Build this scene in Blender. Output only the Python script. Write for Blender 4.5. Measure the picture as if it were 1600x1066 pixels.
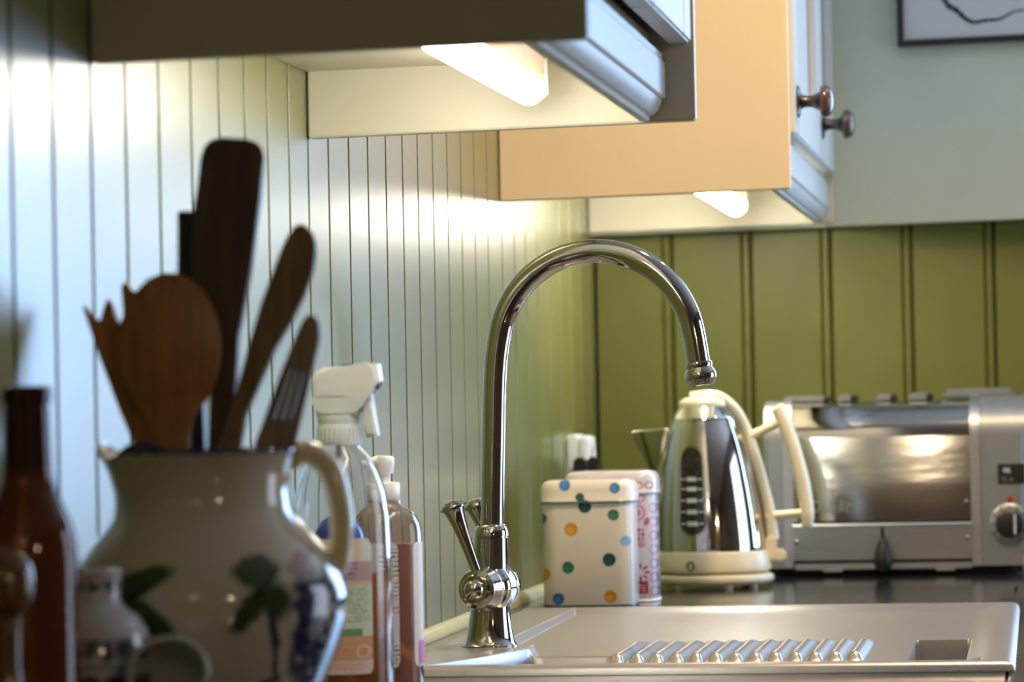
import bpy, bmesh, math, random
from mathutils import Vector, Matrix
random.seed(7)
C = bpy.context.scene
for o in list(bpy.data.objects): bpy.data.objects.remove(o)
PI = math.pi
# ------------------------------------------------------------------ camera
FPX = 5907.0
cd = bpy.data.cameras.new('camera'); cam = bpy.data.objects.new('camera', cd)
C.collection.objects.link(cam); C.camera = cam
d = Vector((820.0, -79.0, -FPX)).normalized()          # world +Y seen from the camera
u = Vector((-0.022, 1.0, 0.0)); u = (u - d*(u.dot(d))).normalized()
r = d.cross(u)
R = Matrix((r, d, u))
cam.matrix_world = Matrix.Translation((0.603, -5.2, 1.13)) @ R.to_4x4()
cd.sensor_width = 36.0; cd.lens = FPX/1600*36.0; cd.clip_start = 0.05
cd.dof.use_dof = True; cd.dof.focus_distance = 3.50; cd.dof.aperture_fstop = 9.5
# ------------------------------------------------------------------ world, lights, exposure
vs = C.view_settings; vs.view_transform = 'Standard'; vs.look = 'None'; vs.exposure = 0.0; vs.gamma = 1.0
vs.use_curve_mapping = False
W = bpy.data.worlds.new('sky'); C.world = W; W.use_nodes = True
W.node_tree.nodes['Background'].inputs[0].default_value = (0.62, 0.78, 1.0, 1)
W.node_tree.nodes['Background'].inputs[1].default_value = 1.2
def light(name, kind, loc, rot, energy, color, **kw):
    l = bpy.data.lights.new(name, kind); l.energy = energy; l.color = color
    for k, v in kw.items(): setattr(l, k, v)
    o = bpy.data.objects.new(name, l); C.collection.objects.link(o); o.location = loc; o.rotation_euler = rot
    return o
# daylight through the two windows the room has
light('window_daylight', 'AREA', (1.55, -0.02, 1.54), (-PI/2, 0, 0), 40, (0.40, 0.63, 1.0), shape='RECTANGLE', size=1.10, size_y=1.20)
light('door_daylight', 'AREA', (3.18, -1.2, 1.12), (0, PI/2, 0), 23, (0.76, 0.81, 0.97), shape='RECTANGLE', size=1.98, size_y=1.28)
LAMP_A = 24.0; LAMP_B = 48.0
# ------------------------------------------------------------------ materials
def new_mat(name):
    m = bpy.data.materials.new(name); m.use_nodes = True
    return m, m.node_tree, m.node_tree.nodes['Principled BSDF']
def setp(b, **kw):
    for k, v in kw.items():
        k = {'color': 'Base Color', 'rough': 'Roughness', 'metal': 'Metallic', 'spec': 'Specular IOR Level', 'ior': 'IOR',
             'trans': 'Transmission Weight', 'coat': 'Coat Weight', 'coat_rough': 'Coat Roughness', 'emit': 'Emission Color',
             'emit_s': 'Emission Strength', 'sss': 'Subsurface Weight', 'aniso': 'Anisotropic'}[k]
        if isinstance(v, tuple): v = (*v, 1)
        b.inputs[k].default_value = v
def pm(name, color, rough=.5, var=0.0, vscale=20.0, stretch=(1, 1, 1), bump=0.0, **kw):
    m, nt, b = new_mat(name); setp(b, color=color, rough=rough, **kw)
    if var or bump:
        tc = nt.nodes.new('ShaderNodeTexCoord'); mp = nt.nodes.new('ShaderNodeMapping'); mp.inputs['Scale'].default_value = stretch
        nz = nt.nodes.new('ShaderNodeTexNoise'); nz.inputs['Scale'].default_value = vscale; nz.inputs['Detail'].default_value = 5
        nt.links.new(tc.outputs['Object'], mp.inputs[0]); nt.links.new(mp.outputs[0], nz.inputs['Vector'])
        if var:
            cr = nt.nodes.new('ShaderNodeValToRGB')
            cr.color_ramp.elements[0].position = .3; cr.color_ramp.elements[1].position = .7
            cr.color_ramp.elements[0].color = (*[c*(1-var) for c in color], 1); cr.color_ramp.elements[1].color = (*[min(1, c*(1+var)) for c in color], 1)
            nt.links.new(nz.outputs['Fac'], cr.inputs[0]); nt.links.new(cr.outputs[0], b.inputs['Base Color'])
        if bump:
            bp = nt.nodes.new('ShaderNodeBump'); bp.inputs['Strength'].default_value = bump; bp.inputs['Distance'].default_value = .002
            nt.links.new(nz.outputs['Fac'], bp.inputs['Height']); nt.links.new(bp.outputs[0], b.inputs['Normal'])
    return m
def paint(name, base, layers, rough=.2, soft=.06, wob=0.0, wobscale=60, **kw):
    """printed or hand-painted marks on a surface: (color, kind, x, z, a, b, rot[, freq])"""
    m, nt, b = new_mat(name); setp(b, rough=rough, **kw)
    N, L = nt.nodes, nt.links
    tc = N.new('ShaderNodeTexCoord'); src = tc.outputs['Object']
    nz = N.new('ShaderNodeTexNoise'); nz.inputs['Scale'].default_value = wobscale; nz.inputs['Detail'].default_value = 3
    L.new(src, nz.inputs['Vector'])
    if wob:
        sub = N.new('ShaderNodeVectorMath'); sub.operation = 'SUBTRACT'; sub.inputs[1].default_value = (.5, .5, .5); L.new(nz.outputs['Color'], sub.inputs[0])
        sc = N.new('ShaderNodeVectorMath'); sc.operation = 'SCALE'; sc.inputs['Scale'].default_value = wob; L.new(sub.outputs[0], sc.inputs[0])
        ad = N.new('ShaderNodeVectorMath'); ad.operation = 'ADD'; L.new(src, ad.inputs[0]); L.new(sc.outputs[0], ad.inputs[1]); src = ad.outputs[0]
    prev = None
    for ly in layers:
        col, kind, x, z, a, bb, rot = ly[:7]
        mp = N.new('ShaderNodeMapping'); mp.vector_type = 'TEXTURE'
        mp.inputs['Location'].default_value = (x, 0, z); mp.inputs['Rotation'].default_value = (0, rot, 0); mp.inputs['Scale'].default_value = (a, 1e4, bb)
        L.new(src, mp.inputs[0])
        if kind in ('ell', 'ring'):
            ln = N.new('ShaderNodeVectorMath'); ln.operation = 'LENGTH'; L.new(mp.outputs[0], ln.inputs[0]); val = ln.outputs['Value']
        else:
            ab = N.new('ShaderNodeVectorMath'); ab.operation = 'ABSOLUTE'; L.new(mp.outputs[0], ab.inputs[0])
            sp = N.new('ShaderNodeSeparateXYZ'); L.new(ab.outputs[0], sp.inputs[0])
            mx = N.new('ShaderNodeMath'); mx.operation = 'MAXIMUM'; L.new(sp.outputs[0], mx.inputs[0]); L.new(sp.outputs[2], mx.inputs[1]); val = mx.outputs[0]
        mr = N.new('ShaderNodeMapRange'); mr.inputs['From Min'].default_value = 1+soft; mr.inputs['From Max'].default_value = 1-soft; L.new(val, mr.inputs[0]); fac = mr.outputs[0]
        def mul(f1, f2):
            q = N.new('ShaderNodeMath'); q.operation = 'MULTIPLY'; L.new(f1, q.inputs[0]); L.new(f2, q.inputs[1]); return q.outputs[0]
        if kind == 'ring':
            m2 = N.new('ShaderNodeMapRange'); m2.inputs['From Min'].default_value = .62; m2.inputs['From Max'].default_value = .72; L.new(val, m2.inputs[0]); fac = mul(fac, m2.outputs[0])
        if kind == 'lines':
            s2 = N.new('ShaderNodeSeparateXYZ'); L.new(tc.outputs['Object'], s2.inputs[0])
            mm = N.new('ShaderNodeMath'); mm.operation = 'MULTIPLY'; mm.inputs[1].default_value = ly[7]; L.new(s2.outputs[2], mm.inputs[0])
            fr = N.new('ShaderNodeMath'); fr.operation = 'FRACT'; L.new(mm.outputs[0], fr.inputs[0])
            gt = N.new('ShaderNodeMath'); gt.operation = 'GREATER_THAN'; gt.inputs[1].default_value = .5; L.new(fr.outputs[0], gt.inputs[0])
            n2 = N.new('ShaderNodeTexNoise'); n2.inputs['Scale'].default_value = 700; L.new(tc.outputs['Object'], n2.inputs['Vector'])
            g2 = N.new('ShaderNodeMath'); g2.operation = 'GREATER_THAN'; g2.inputs[1].default_value = .47; L.new(n2.outputs['Fac'], g2.inputs[0])
            fac = mul(mul(fac, gt.outputs[0]), g2.outputs[0])
        if kind == 'mottle' or (len(ly) > 8):
            g2 = N.new('ShaderNodeMapRange'); g2.inputs['From Min'].default_value = .36; g2.inputs['From Max'].default_value = .5; L.new(nz.outputs['Fac'], g2.inputs[0]); fac = mul(fac, g2.outputs[0])
        mix = N.new('ShaderNodeMix'); mix.data_type = 'RGBA'; L.new(fac, mix.inputs[0])
        if prev is None: mix.inputs[6].default_value = (*base, 1)
        else: L.new(prev, mix.inputs[6])
        mix.inputs[7].default_value = (*col, 1); prev = mix.outputs[2]
    L.new(prev, b.inputs['Base Color'])
    return m
GREEN = (0.150, 0.160, 0.031)
M = {}
M['board'] = pm('green_gloss_paint', GREEN, .38, var=.05, vscale=9, bump=.04, spec=.8, coat=1.0, coat_rough=.31)
M['board_back'] = pm('green_eggshell_paint', GREEN, .42, var=.06, vscale=12, bump=.05)
M['groove'] = pm('dark_green_groove', (.035, .038, .010), .8, var=.1)
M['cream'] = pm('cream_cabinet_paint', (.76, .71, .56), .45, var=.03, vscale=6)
M['end'] = pm('shaded_cream_end_paint', (.40, .40, .27), .5, var=.04, vscale=6)  # cabinet cream darkened to olive: shade on the near end panel
M['pale'] = pm('pale_grey_cabinet_paint', (.66, .68, .66), .4, var=.03, vscale=8)
M['peach'] = pm('warm_cream_cabinet_paint', (.92, .76, .54), .5, var=.03, vscale=6)
M['plaster'] = pm('pale_green_grey_plaster', (.57, .64, .53), .8, var=.04, vscale=7, bump=.06)
M['room'] = pm('room_paint', (.20, .16, .115), .8, var=.04, vscale=4)
M['ceiling'] = pm('white_ceiling_paint', (.75, .74, .70), .9, var=.02, vscale=4)
M['floor'] = pm('oak_floor', (.22, .13, .07), .45, var=.3, vscale=6, stretch=(1, 8, 1))
M['trim'] = pm('cream_gloss_trim', (.55, .54, .34), .25, var=.03)
M['stone'] = pm('black_polished_stone', (.016, .016, .0155), .10, var=.6, vscale=300, bump=.02)
M['sink'] = pm('satin_sink_steel', (.37, .35, .345), .33, var=.05, vscale=60, stretch=(1, 6, 1), metal=.6)
M['chrome'] = pm('polished_nickel', (.47, .445, .40), .06, metal=1.0)
M['steel'] = pm('polished_steel', (.64, .62, .58), .06, metal=1.0, var=.04, vscale=9, bump=.05)
M['dented'] = pm('polished_dented_steel', (.50, .475, .44), .07, metal=1.0, var=.04, vscale=5, bump=.16, stretch=(.5, 1, 2.2))
M['brushed'] = pm('brushed_aluminium', (.50, .51, .51), .38, metal=1.0, var=.06, vscale=40, stretch=(1, 1, 8))
M['cast'] = pm('satin_cast_aluminium', (.31, .325, .325), .40, metal=.7, var=.05, vscale=60)
M['black'] = pm('black_plastic', (.012, .012, .013), .4, var=.2)
M['dark'] = pm('dark_gap', (.006, .006, .006), .8, var=.2)
M['cream_pl'] = pm('cream_plastic', (.84, .76, .53), .32, var=.02)
M['white_pl'] = pm('white_plastic', (.93, .94, .96), .4, var=.02, sss=.15)
M['knob'] = pm('brown_glazed_knob', (.10, .055, .035), .18, var=.25, vscale=40, coat=.6)
M['pewter'] = pm('dark_pewter', (.12, .105, .09), .35, metal=1.0, var=.2)
M['dwood'] = pm('dark_wood', (.085, .05, .032), .5, var=.35, vscale=25, stretch=(6, 6, .6), bump=.1)
M['wood'] = pm('brown_wood', (.36, .16, .045), .42, var=.3, vscale=25, stretch=(6, 6, .6), bump=.1)
M['owood'] = pm('olive_brown_wood', (.21, .13, .05), .5, var=.3, vscale=25, stretch=(6, 6, .6), bump=.1)
M['gwood'] = pm('greyed_wood', (.30, .22, .15), .55, var=.3, vscale=25, stretch=(6, 6, .6), bump=.1)
M['amber'] = pm('amber_glass', (.36, .10, .022), .06, trans=.75, ior=1.45, var=.1, vscale=15)
M['ambercap'] = pm('dark_red_foil', (.035, .012, .012), .12, var=.2)
M['clear'] = pm('clear_plastic', (.93, .93, .93), .03, trans=1.0, ior=1.36, var=.01)
M['orange_liq'] = pm('orange_liquid', (1.0, .42, .12), .05, trans=.6, ior=1.33, var=.03)
M['pink_liq'] = pm('pink_liquid', (.96, .56, .50), .06, trans=.5, ior=1.33, var=.03)
M['tint'] = pm('tinted_clear_plastic', (.80, .68, .62), .03, trans=1.0, ior=1.36, var=.02)
M['blue'] = pm('blue_plastic', (.04, .06, .42), .2, var=.05)
M['red'] = pm('red_enamel', (.5, .02, .02), .3, var=.05)
M['white_ink'] = pm('white_ink', (.8, .8, .8), .5, var=.02)
M['grey_ink'] = pm('grey_ink', (.25, .25, .25), .5, var=.02)
M['sill'] = pm('white_gloss_paint', (.8, .8, .78), .35, var=.02)
M['paper'] = None
def emit_mat(name, col, s):
    m, nt, b = new_mat(name); setp(b, color=(.9, .9, .85), rough=.4, emit=col, emit_s=s)
    # a faintly uneven diffuser
    nz = nt.nodes.new('ShaderNodeTexNoise'); nz.inputs['Scale'].default_value = 3
    mr = nt.nodes.new('ShaderNodeMapRange'); mr.inputs['To Min'].default_value = s*.95; mr.inputs['To Max'].default_value = s*1.05
    nt.links.new(nz.outputs['Fac'], mr.inputs[0]); nt.links.new(mr.outputs[0], b.inputs['Emission Strength'])
    return m
# ------------------------------------------------------------------ mesh helpers
def finish(name, bm, mat, parent=None, smooth=False, loc=None, angle=40):
    bmesh.ops.recalc_face_normals(bm, faces=bm.faces)
    me = bpy.data.meshes.new(name); bm.to_mesh(me); bm.free()
    if smooth:
        me.polygons.foreach_set('use_smooth', [True]*len(me.polygons))
        if smooth is True: me.set_sharp_from_angle(angle=math.radians(angle))
    me.materials.append(M[mat] if isinstance(mat, str) else mat)
    o = bpy.data.objects.new(name, me); C.collection.objects.link(o)
    if parent: o.parent = parent
    if loc is not None: o.location = loc
    return o
def thing(name, label, cat, loc=(0, 0, 0), group=None, rotz=0):
    o = bpy.data.objects.new(name, None); C.collection.objects.link(o); o.location = loc; o.rotation_euler = (0, 0, rotz)
    o.empty_display_size = .02
    o['label'] = label; o['category'] = cat
    if group: o['group'] = group
    return o
def tag(o, label, cat, group=None):
    o['label'] = label; o['category'] = cat
    if group: o['group'] = group
    return o
def struct(o): o['kind'] = 'structure'; return o
def box(bm, x0, x1, y0, y1, z0, z1, bev=0.0, seg=2):
    ret = bmesh.ops.create_cube(bm, size=1.0); vs_ = ret['verts']
    for v in vs_:
        v.co = Vector(((x0+x1)/2+v.co.x*(x1-x0), (y0+y1)/2+v.co.y*(y1-y0), (z0+z1)/2+v.co.z*(z1-z0)))
    if bev:
        es = list({e for v in vs_ for e in v.link_edges})
        bmesh.ops.bevel(bm, geom=es, offset=bev, segments=seg, affect='EDGES', clamp_overlap=True)
    return vs_
def bx(*a, **k):
    bm = bmesh.new(); box(bm, *a, **k); return bm
def lathe(bm, prof, seg=48, cx=0, cy=0, axis=None, cap0=True, cap1=True, off=None):
    """prof: list of (r, h). axis: 3x3 taking (x,y,h) into the mesh's space"""
    rings = []
    for i, (rr, h) in enumerate(prof):
        ox = off[i] if off else 0
        ring = []
        for k in range(seg):
            a = 2*PI*k/seg
            p = Vector((rr*math.cos(a)+ox, rr*math.sin(a), h))
            if axis is not None: p = axis @ p
            ring.append(bm.verts.new(p + Vector((cx, cy, 0))))
        rings.append(ring)
    for a, b in zip(rings, rings[1:]):
        for k in range(seg):
            bm.faces.new((a[k], a[(k+1) % seg], b[(k+1) % seg], b[k]))
    if cap0: bm.faces.new(list(reversed(rings[0])))
    if cap1: bm.faces.new(rings[-1])
    return rings
def lt(prof, **k):
    bm = bmesh.new(); lathe(bm, prof, **k); return bm
def tube(bm, pts, rad, seg=20, flat=1.0, nref=None, caps=True):
    pts = [Vector(p) for p in pts]; n = len(pts)
    if not isinstance(rad, (list, tuple)): rad = [rad]*n
    t0 = (pts[1]-pts[0]).normalized()
    ref = Vector(nref) if nref else (Vector((0, 1, 0)) if abs(t0.y) < .9 else Vector((1, 0, 0)))
    nrm = (ref - t0*ref.dot(t0)).normalized(); rings = []
    for i in range(n):
        t = (pts[min(i+1, n-1)]-pts[max(i-1, 0)]).normalized()
        nrm = (nrm - t*nrm.dot(t)).normalized(); bi = t.cross(nrm)
        rings.append([bm.verts.new(pts[i]+nrm*(rad[i]*flat*math.cos(2*PI*k/seg))+bi*(rad[i]*math.sin(2*PI*k/seg))) for k in range(seg)])
    for a, b in zip(rings, rings[1:]):
        for k in range(seg): bm.faces.new((a[k], a[(k+1) % seg], b[(k+1) % seg], b[k]))
    if caps: bm.faces.new(list(reversed(rings[0]))); bm.faces.new(rings[-1])
def tb(*a, **k):
    bm = bmesh.new(); tube(bm, *a, **k); return bm
def smooth_path(pts, n=6):
    """Catmull-Rom through pts"""
    P = [Vector(p) for p in pts]; out = []
    for i in range(len(P)-1):
        p0, p1, p2, p3 = P[max(i-1, 0)], P[i], P[i+1], P[min(i+2, len(P)-1)]
        for k in range(n):
            t = k/n
            out.append(.5*((2*p1)+(p2-p0)*t+(2*p0-5*p1+4*p2-p3)*t*t+(3*p1-p0-3*p2+p3)*t**3))
    out.append(P[-1]); return out
def prism(bm, poly, y0, y1, bev=0.0):
    """poly in (x,z), extruded in y"""
    a = [bm.verts.new((x, y0, z)) for x, z in poly]; b = [bm.verts.new((x, y1, z)) for x, z in poly]; n = len(poly)
    fs = [bm.faces.new(a), bm.faces.new(list(reversed(b)))]
    for k in range(n): bm.faces.new((a[k], b[k], b[(k+1) % n], a[(k+1) % n]))
    if bev:
        es = list(fs[0].edges)+list(fs[1].edges)
        bmesh.ops.bevel(bm, geom=es, offset=bev, segments=2, affect='EDGES', clamp_overlap=True)
def prism_y(poly_xz, y0, y1, bev=0.0):
    bm = bmesh.new(); prism(bm, poly_xz, y0, y1, bev); return bm
def extrude_profile(bm, poly, axis, a0, a1):
    """poly of 2-D points swept along axis: 'y' -> (x,z), 'x' -> (y,z), 'z' -> (x,y)"""
    f = {'y': lambda p, t: (p[0], t, p[1]), 'x': lambda p, t: (t, p[0], p[1]), 'z': lambda p, t: (p[0], p[1], t)}[axis]
    A = [bm.verts.new(f(p, a0)) for p in poly]; B = [bm.verts.new(f(p, a1)) for p in poly]; n = len(poly)
    bm.faces.new(A); bm.faces.new(list(reversed(B)))
    for k in range(n): bm.faces.new((A[k], B[k], B[(k+1) % n], A[(k+1) % n]))
def ep(*a):
    bm = bmesh.new(); extrude_profile(bm, *a); return bm
def shear(bm, k, zmax=None):
    """lift towards the room: wall units are tilted slightly to match the slope of the image lines"""
    for v in bm.verts: v.co.z += k*v.co.x
    return bm
def patch(r_of_z, a0, a1, z0, z1, nu=14, nv=10, rc=0.0, eps=.0005, cx=0, cy=0, thick=.0003):
    """a label bent round a turned body; angles from -Y towards +X"""
    bm = bmesh.new(); grid = []
    w = (a1-a0)
    for i in range(nu+1):
        uu = i/nu; a = a0+w*uu
        rm = r_of_z((z0+z1)/2); du = min(uu, 1-uu)*abs(w)*rm; ins = 0
        if rc and du < rc: ins = rc-math.sqrt(max(0, rc*rc-(rc-du)**2))
        col = []
        for j in range(nv+1):
            z = z0+ins+(z1-z0-2*ins)*j/nv; rr = r_of_z(z)+eps
            col.append(bm.verts.new((cx+rr*math.sin(a), cy-rr*math.cos(a), z)))
        grid.append(col)
    for i in range(nu):
        for j in range(nv): bm.faces.new((grid[i][j], grid[i+1][j], grid[i+1][j+1], grid[i][j+1]))
    return bm
def interp(tab, z):
    for (z0, r0), (z1, r1) in zip(tab, tab[1:]):
        if z0 <= z <= z1: return r0+(r1-r0)*(z-z0)/(z1-z0 or 1)
    return tab[0][1] if z < tab[0][0] else tab[-1][1]
def text_mesh(s, size, shear_=0, extrude=.0006):
    cu = bpy.data.curves.new('text', 'FONT'); cu.body = s; cu.size = size; cu.shear = shear_; cu.extrude = extrude; cu.resolution_u = 3
    o = bpy.data.objects.new('text', cu); C.collection.objects.link(o)
    dg = bpy.context.evaluated_depsgraph_get(); me = bpy.data.meshes.new_from_object(o.evaluated_get(dg))
    bpy.data.objects.remove(o); bm = bmesh.new(); bm.from_mesh(me); bpy.data.meshes.remove(me)
    for v in bm.verts: v.co = Vector((v.co.x, -v.co.z, v.co.y))
    return bm
ZC = 0.896
# ------------------------------------------------------------------ room
RX, RY, RZ = 3.2, -6.6, 2.45
struct(finish('floor', bx(-.1, RX+.1, RY-.1, .15, -.06, 0), 'floor'))
struct(finish('ceiling', bx(-.1, RX+.1, RY-.1, .15, RZ, RZ+.06), 'ceiling'))
wl = struct(finish('wall_left', bx(-.10, -.011, RY, .10, 0, RZ), 'groove'))
struct(finish('wall_front', bx(-.1, RX+.1, RY-.1, RY, 0, RZ), pm('warm_room_paint', (.16, .115, .08), .8, var=.04, vscale=4)))
bm = bmesh.new()
for a in ((.0, .0, RX+.1, .10),):
    pass
# back wall with a window opening right of the frame
box(bm, -.1, .95, .011, .12, 0, RZ); box(bm, 2.15, RX+.1, .011, .12, 0, RZ); box(bm, .95, 2.15, .011, .12, 0, .91); box(bm, .95, 2.15, .011, .12, 2.17, RZ)
wb = struct(finish('wall_back', bm, 'groove'))
bm = bmesh.new()
box(bm, RX, RX+.1, RY, -1.9, 0, RZ); box(bm, RX, RX+.1, -.5, .12, 0, RZ); box(bm, RX, RX+.1, -1.9, -.5, 2.17, RZ)
struct(finish('wall_right', bm, 'room'))
def window(name, along, c0, c1, pos, zb=1.03):
    def b(m, p0, p1, z0, z1, t0, t1):
        if along == 'x': box(m, p0, p1, t0, t1, z0, z1, bev=.004)
        else: box(m, t0, t1, p0, p1, z0, z1, bev=.004)
    bm = bmesh.new(); t0, t1 = pos, pos+.06
    b(bm, c0, c0+.06, zb, 2.17, t0, t1); b(bm, c1-.06, c1, zb, 2.17, t0, t1); b(bm, c0, c1, zb, zb+.06, t0, t1); b(bm, c0, c1, 2.11, 2.17, t0, t1)
    mid = (c0+c1)/2; b(bm, mid-.03, mid+.03, zb, 2.17, t0, t1)
    w = struct(finish(name, bm, 'sill'))
    for s0, s1 in ((c0+.06, mid-.03), (mid+.03, c1-.06)):
        bm = bmesh.new(); b(bm, s0, s1, zb+.06, 2.11, t0+.025, t0+.031); finish('pane', bm, 'clear', w)
    return w
window('window_1', 'x', .95, 2.15, .03, .91)
window('door_1', 'y', -1.9, -.5, RX+.03, .005)
# left wall: painted tongue-and-groove boards, each one separate
gy = [-2.8141, -2.7195, -2.6211, -2.5189, -2.4229, -2.3302, -2.2431, -2.1566, -2.0742, -1.9822, -1.8838, -1.7865, -1.6895, -1.5944, -1.5033, -1.408,
      -1.313, -1.2182, -1.1222, -1.0245, -.9136, -.8102, -.7133, -.6078, -.5012, -.3889, -.2809, -.1753, -.075]
while gy[0] > -4.6: gy.insert(0, gy[0]-.0966)
gy.append(0.0)
def vboard(name, c0, c1, along, z0, z1, mat, parent, bead=False):
    t, g, dp = .011, .0036, .0060
    if along == 'y':
        prof = [(-t, c0+.0033), (-.0004, c0+.0033), (0, c0+.0037), (0, c1-.0037), (-.0004, c1-.0033), (-t, c1-.0033)]
    else:
        prof = [(c0+.0005, t), (c0+.0005, dp), (c0+g, 0)]
        if bead: prof += [(c1-.0145, 0), (c1-.012, dp*.8), (c1-.0095, 0), (c1-.0035, 0)]
        else: prof += [(c1-g, 0)]
        prof += [(c1-.0005, dp), (c1-.0005, t)]
    return finish(name, ep(prof, 'z', z0, z1), mat, parent)
for a, b in zip(gy, gy[1:]): vboard('board', a, b, 'y', .86, RZ, 'board', wl)
gx = [.0, .107, .2165, .326, .4367, .5487]
while gx[-1] < .90: gx.append(gx[-1]+.1115)
for a, b in zip(gx, gx[1:]): vboard('board', a, b+.0, 'x', .86, 1.50, 'board_back', wb, bead=True)
# plastered upper wall standing proud of the boards
bm = bmesh.new(); poly = [(0, 1.3560), (.93, 1.3560), (.93, RZ), (0, RZ)]
a = [bm.verts.new((x, -.05, z)) for x, z in poly]; b = [bm.verts.new((x, -.001, z)) for x, z in poly]
bm.faces.new(a); bm.faces.new(list(reversed(b)))
for k in range(4): bm.faces.new((a[k], b[k], b[(k+1) % 4], a[(k+1) % 4]))
for v in bm.verts:
    if v.co.z < 1.4: v.co.z += .0185*min(v.co.x, .7)
struct(finish('wall_back_upper', bm, 'plaster'))
# quarter-round bead along the foot of the boards
q = [(0, ZC)]+[(.0115*math.sin(t), ZC+.0115*math.cos(t)) for t in [i*PI/2/7 for i in range(8)]]
struct(finish('trim_1', ep([(x+.0002, z+.0002) for x, z in q], 'y', -4.6, -.0005), 'trim', smooth=True, angle=50))
struct(finish('trim_2', ep([(-x-.0002, z+.0002) for x, z in q], 'x', .0005, 1.3), 'trim', smooth=True, angle=50))
# ------------------------------------------------------------------ worktops
bm = bmesh.new()
box(bm, .001, .05, -4.6, -.001, ZC-.04, ZC); box(bm, .572, .64, -4.6, -.62, ZC-.04, ZC, bev=.003)
box(bm, .05, .572, -4.6, -1.996, ZC-.04, ZC); box(bm, .05, .572, -1.106, -.62, ZC-.04, ZC); box(bm, .05, RX, -.62, -.001, ZC-.04, ZC)
wt = tag(finish('worktop', bm, 'stone'), 'black polished stone worktop running under the sink and along the boarded walls', 'worktop')
# base units carry it (out of frame)
bm = bmesh.new(); box(bm, .02, .60, -4.58, -4.56, 0, ZC-.04); box(bm, .02, .60, -2.32, -2.30, 0, ZC-.04); box(bm, .58, .60, -4.58, -.62, .1, ZC-.04)
box(bm, .02, .60, -.66, -.64, 0, ZC-.04); box(bm, 1.3, 1.32, -.6, -.02, 0, ZC-.04); box(bm, RX-.04, RX-.02, -.6, -.02, 0, ZC-.04); box(bm, .6, RX-.02, -.6, -.58, .1, ZC-.04)
tag(finish('base_cabinet', bm, 'cream'), 'cream base units below the black worktop', 'cabinet')
# ------------------------------------------------------------------ wall cabinets
def door(parent, y0, y1, z0, z1, x, mat):
    """shaker-like door with a recessed, beaded panel; the face looks along +X"""
    st = .058; bm = bmesh.new(); t = .02
    box(bm, x-t, x, y0, y0+st, z0, z1, bev=.002); box(bm, x-t, x, y1-st, y1, z0, z1, bev=.002)
    box(bm, x-t, x, y0+st, y1-st, z0, z0+st, bev=.002); box(bm, x-t, x, y0+st, y1-st, z1-st, z1, bev=.002)
    dd = finish('door', shear(bm, .018), mat, parent)
    bm = bmesh.new(); box(bm, x-.016, x-.010, y0+st-.004, y1-st+.004, z0+st-.004, z1-st+.004)
    finish('door_panel', shear(bm, .018), mat, dd)
    bm = bmesh.new(); w = .008
    ya, yb, za, zb = y0+st, y1-st, z0+st, z1-st
    for a_ in ((ya, ya+w, za, zb), (yb-w, yb, za, zb), (ya, yb, za, za+w), (ya, yb, zb-w, zb)):
        box(bm, x-.010, x-.003, a_[0], a_[1], a_[2], a_[3], bev=.003)
    finish('bead', shear(bm, .018), mat, dd)
    return dd
def rail(parent, y0, y1, dx, zb, mat):
    prof = [(.282, 0), (.289, 0), (.2905, .0022), (.2893, .0034), (.2935, .0044), (.2975, .0085), (.3000, .0140), (.3004, .0170), (.3022, .0176), (.3035, .0190), (.3035, .047), (.3015, .0495), (.3015, .055), (.283, .055)]
    bm = bmesh.new(); extrude_profile(bm, [(x+dx, zb+z) for x, z in prof], 'y', y0, y1)
    return finish('light_rail', shear(bm, .016), mat, parent, smooth=True, angle=24)
def cabinet(name, label, y0, y1, zb, depth, doorx, raildx, mats, fl, doors, ztop=2.12):
    t = thing(name, label, 'cabinet', (0, 0, 0), 'wall cabinets over the worktop')
    m_near, m_far, m_face = mats
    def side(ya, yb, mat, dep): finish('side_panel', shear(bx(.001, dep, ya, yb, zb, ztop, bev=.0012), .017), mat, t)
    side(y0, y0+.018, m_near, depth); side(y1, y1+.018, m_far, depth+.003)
    finish('bottom_panel', shear(bx(.001, .29, y0+.018, y1, fl, fl+.018), .016), 'cream', t)
    finish('top_panel', bx(.001, .30, y0+.018, y1, ztop-.02, ztop), 'cream', t)
    rail(t, y0+.018, y1, raildx, zb+.001, m_face)
    for a, b in doors: door(t, a, b, zb+.0635, ztop, doorx, m_face)
    return t
cabA = cabinet('wall_cabinet', 'near grey-white wall cabinet whose shaded end panel fills the top left', -2.8145, -2.0774, 1.3552, .3245, .3255, 0.0,
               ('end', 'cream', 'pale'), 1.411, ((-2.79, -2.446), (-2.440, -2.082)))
cabB = cabinet('wall_cabinet', 'far wall cabinet with a peach end panel and two brown knobs', -.93, -.070, 1.3590, .3325, .3385, .026,
               ('peach', 'cream', 'pale'), 1.4096, ((-.910, -.412), (-.406, -.074)))
def cab_knob(y, z):
    k = finish('knob_rosette', lt([(.019, 0), (.019, .0012), (.016, .003), (.007, .0045)], seg=32, axis=AX), 'pewter', None, smooth=True)
    return k
AX = Matrix(((0, 0, 1), (1, 0, 0), (0, 1, 0)))          # turned parts whose axis runs along +X
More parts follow.
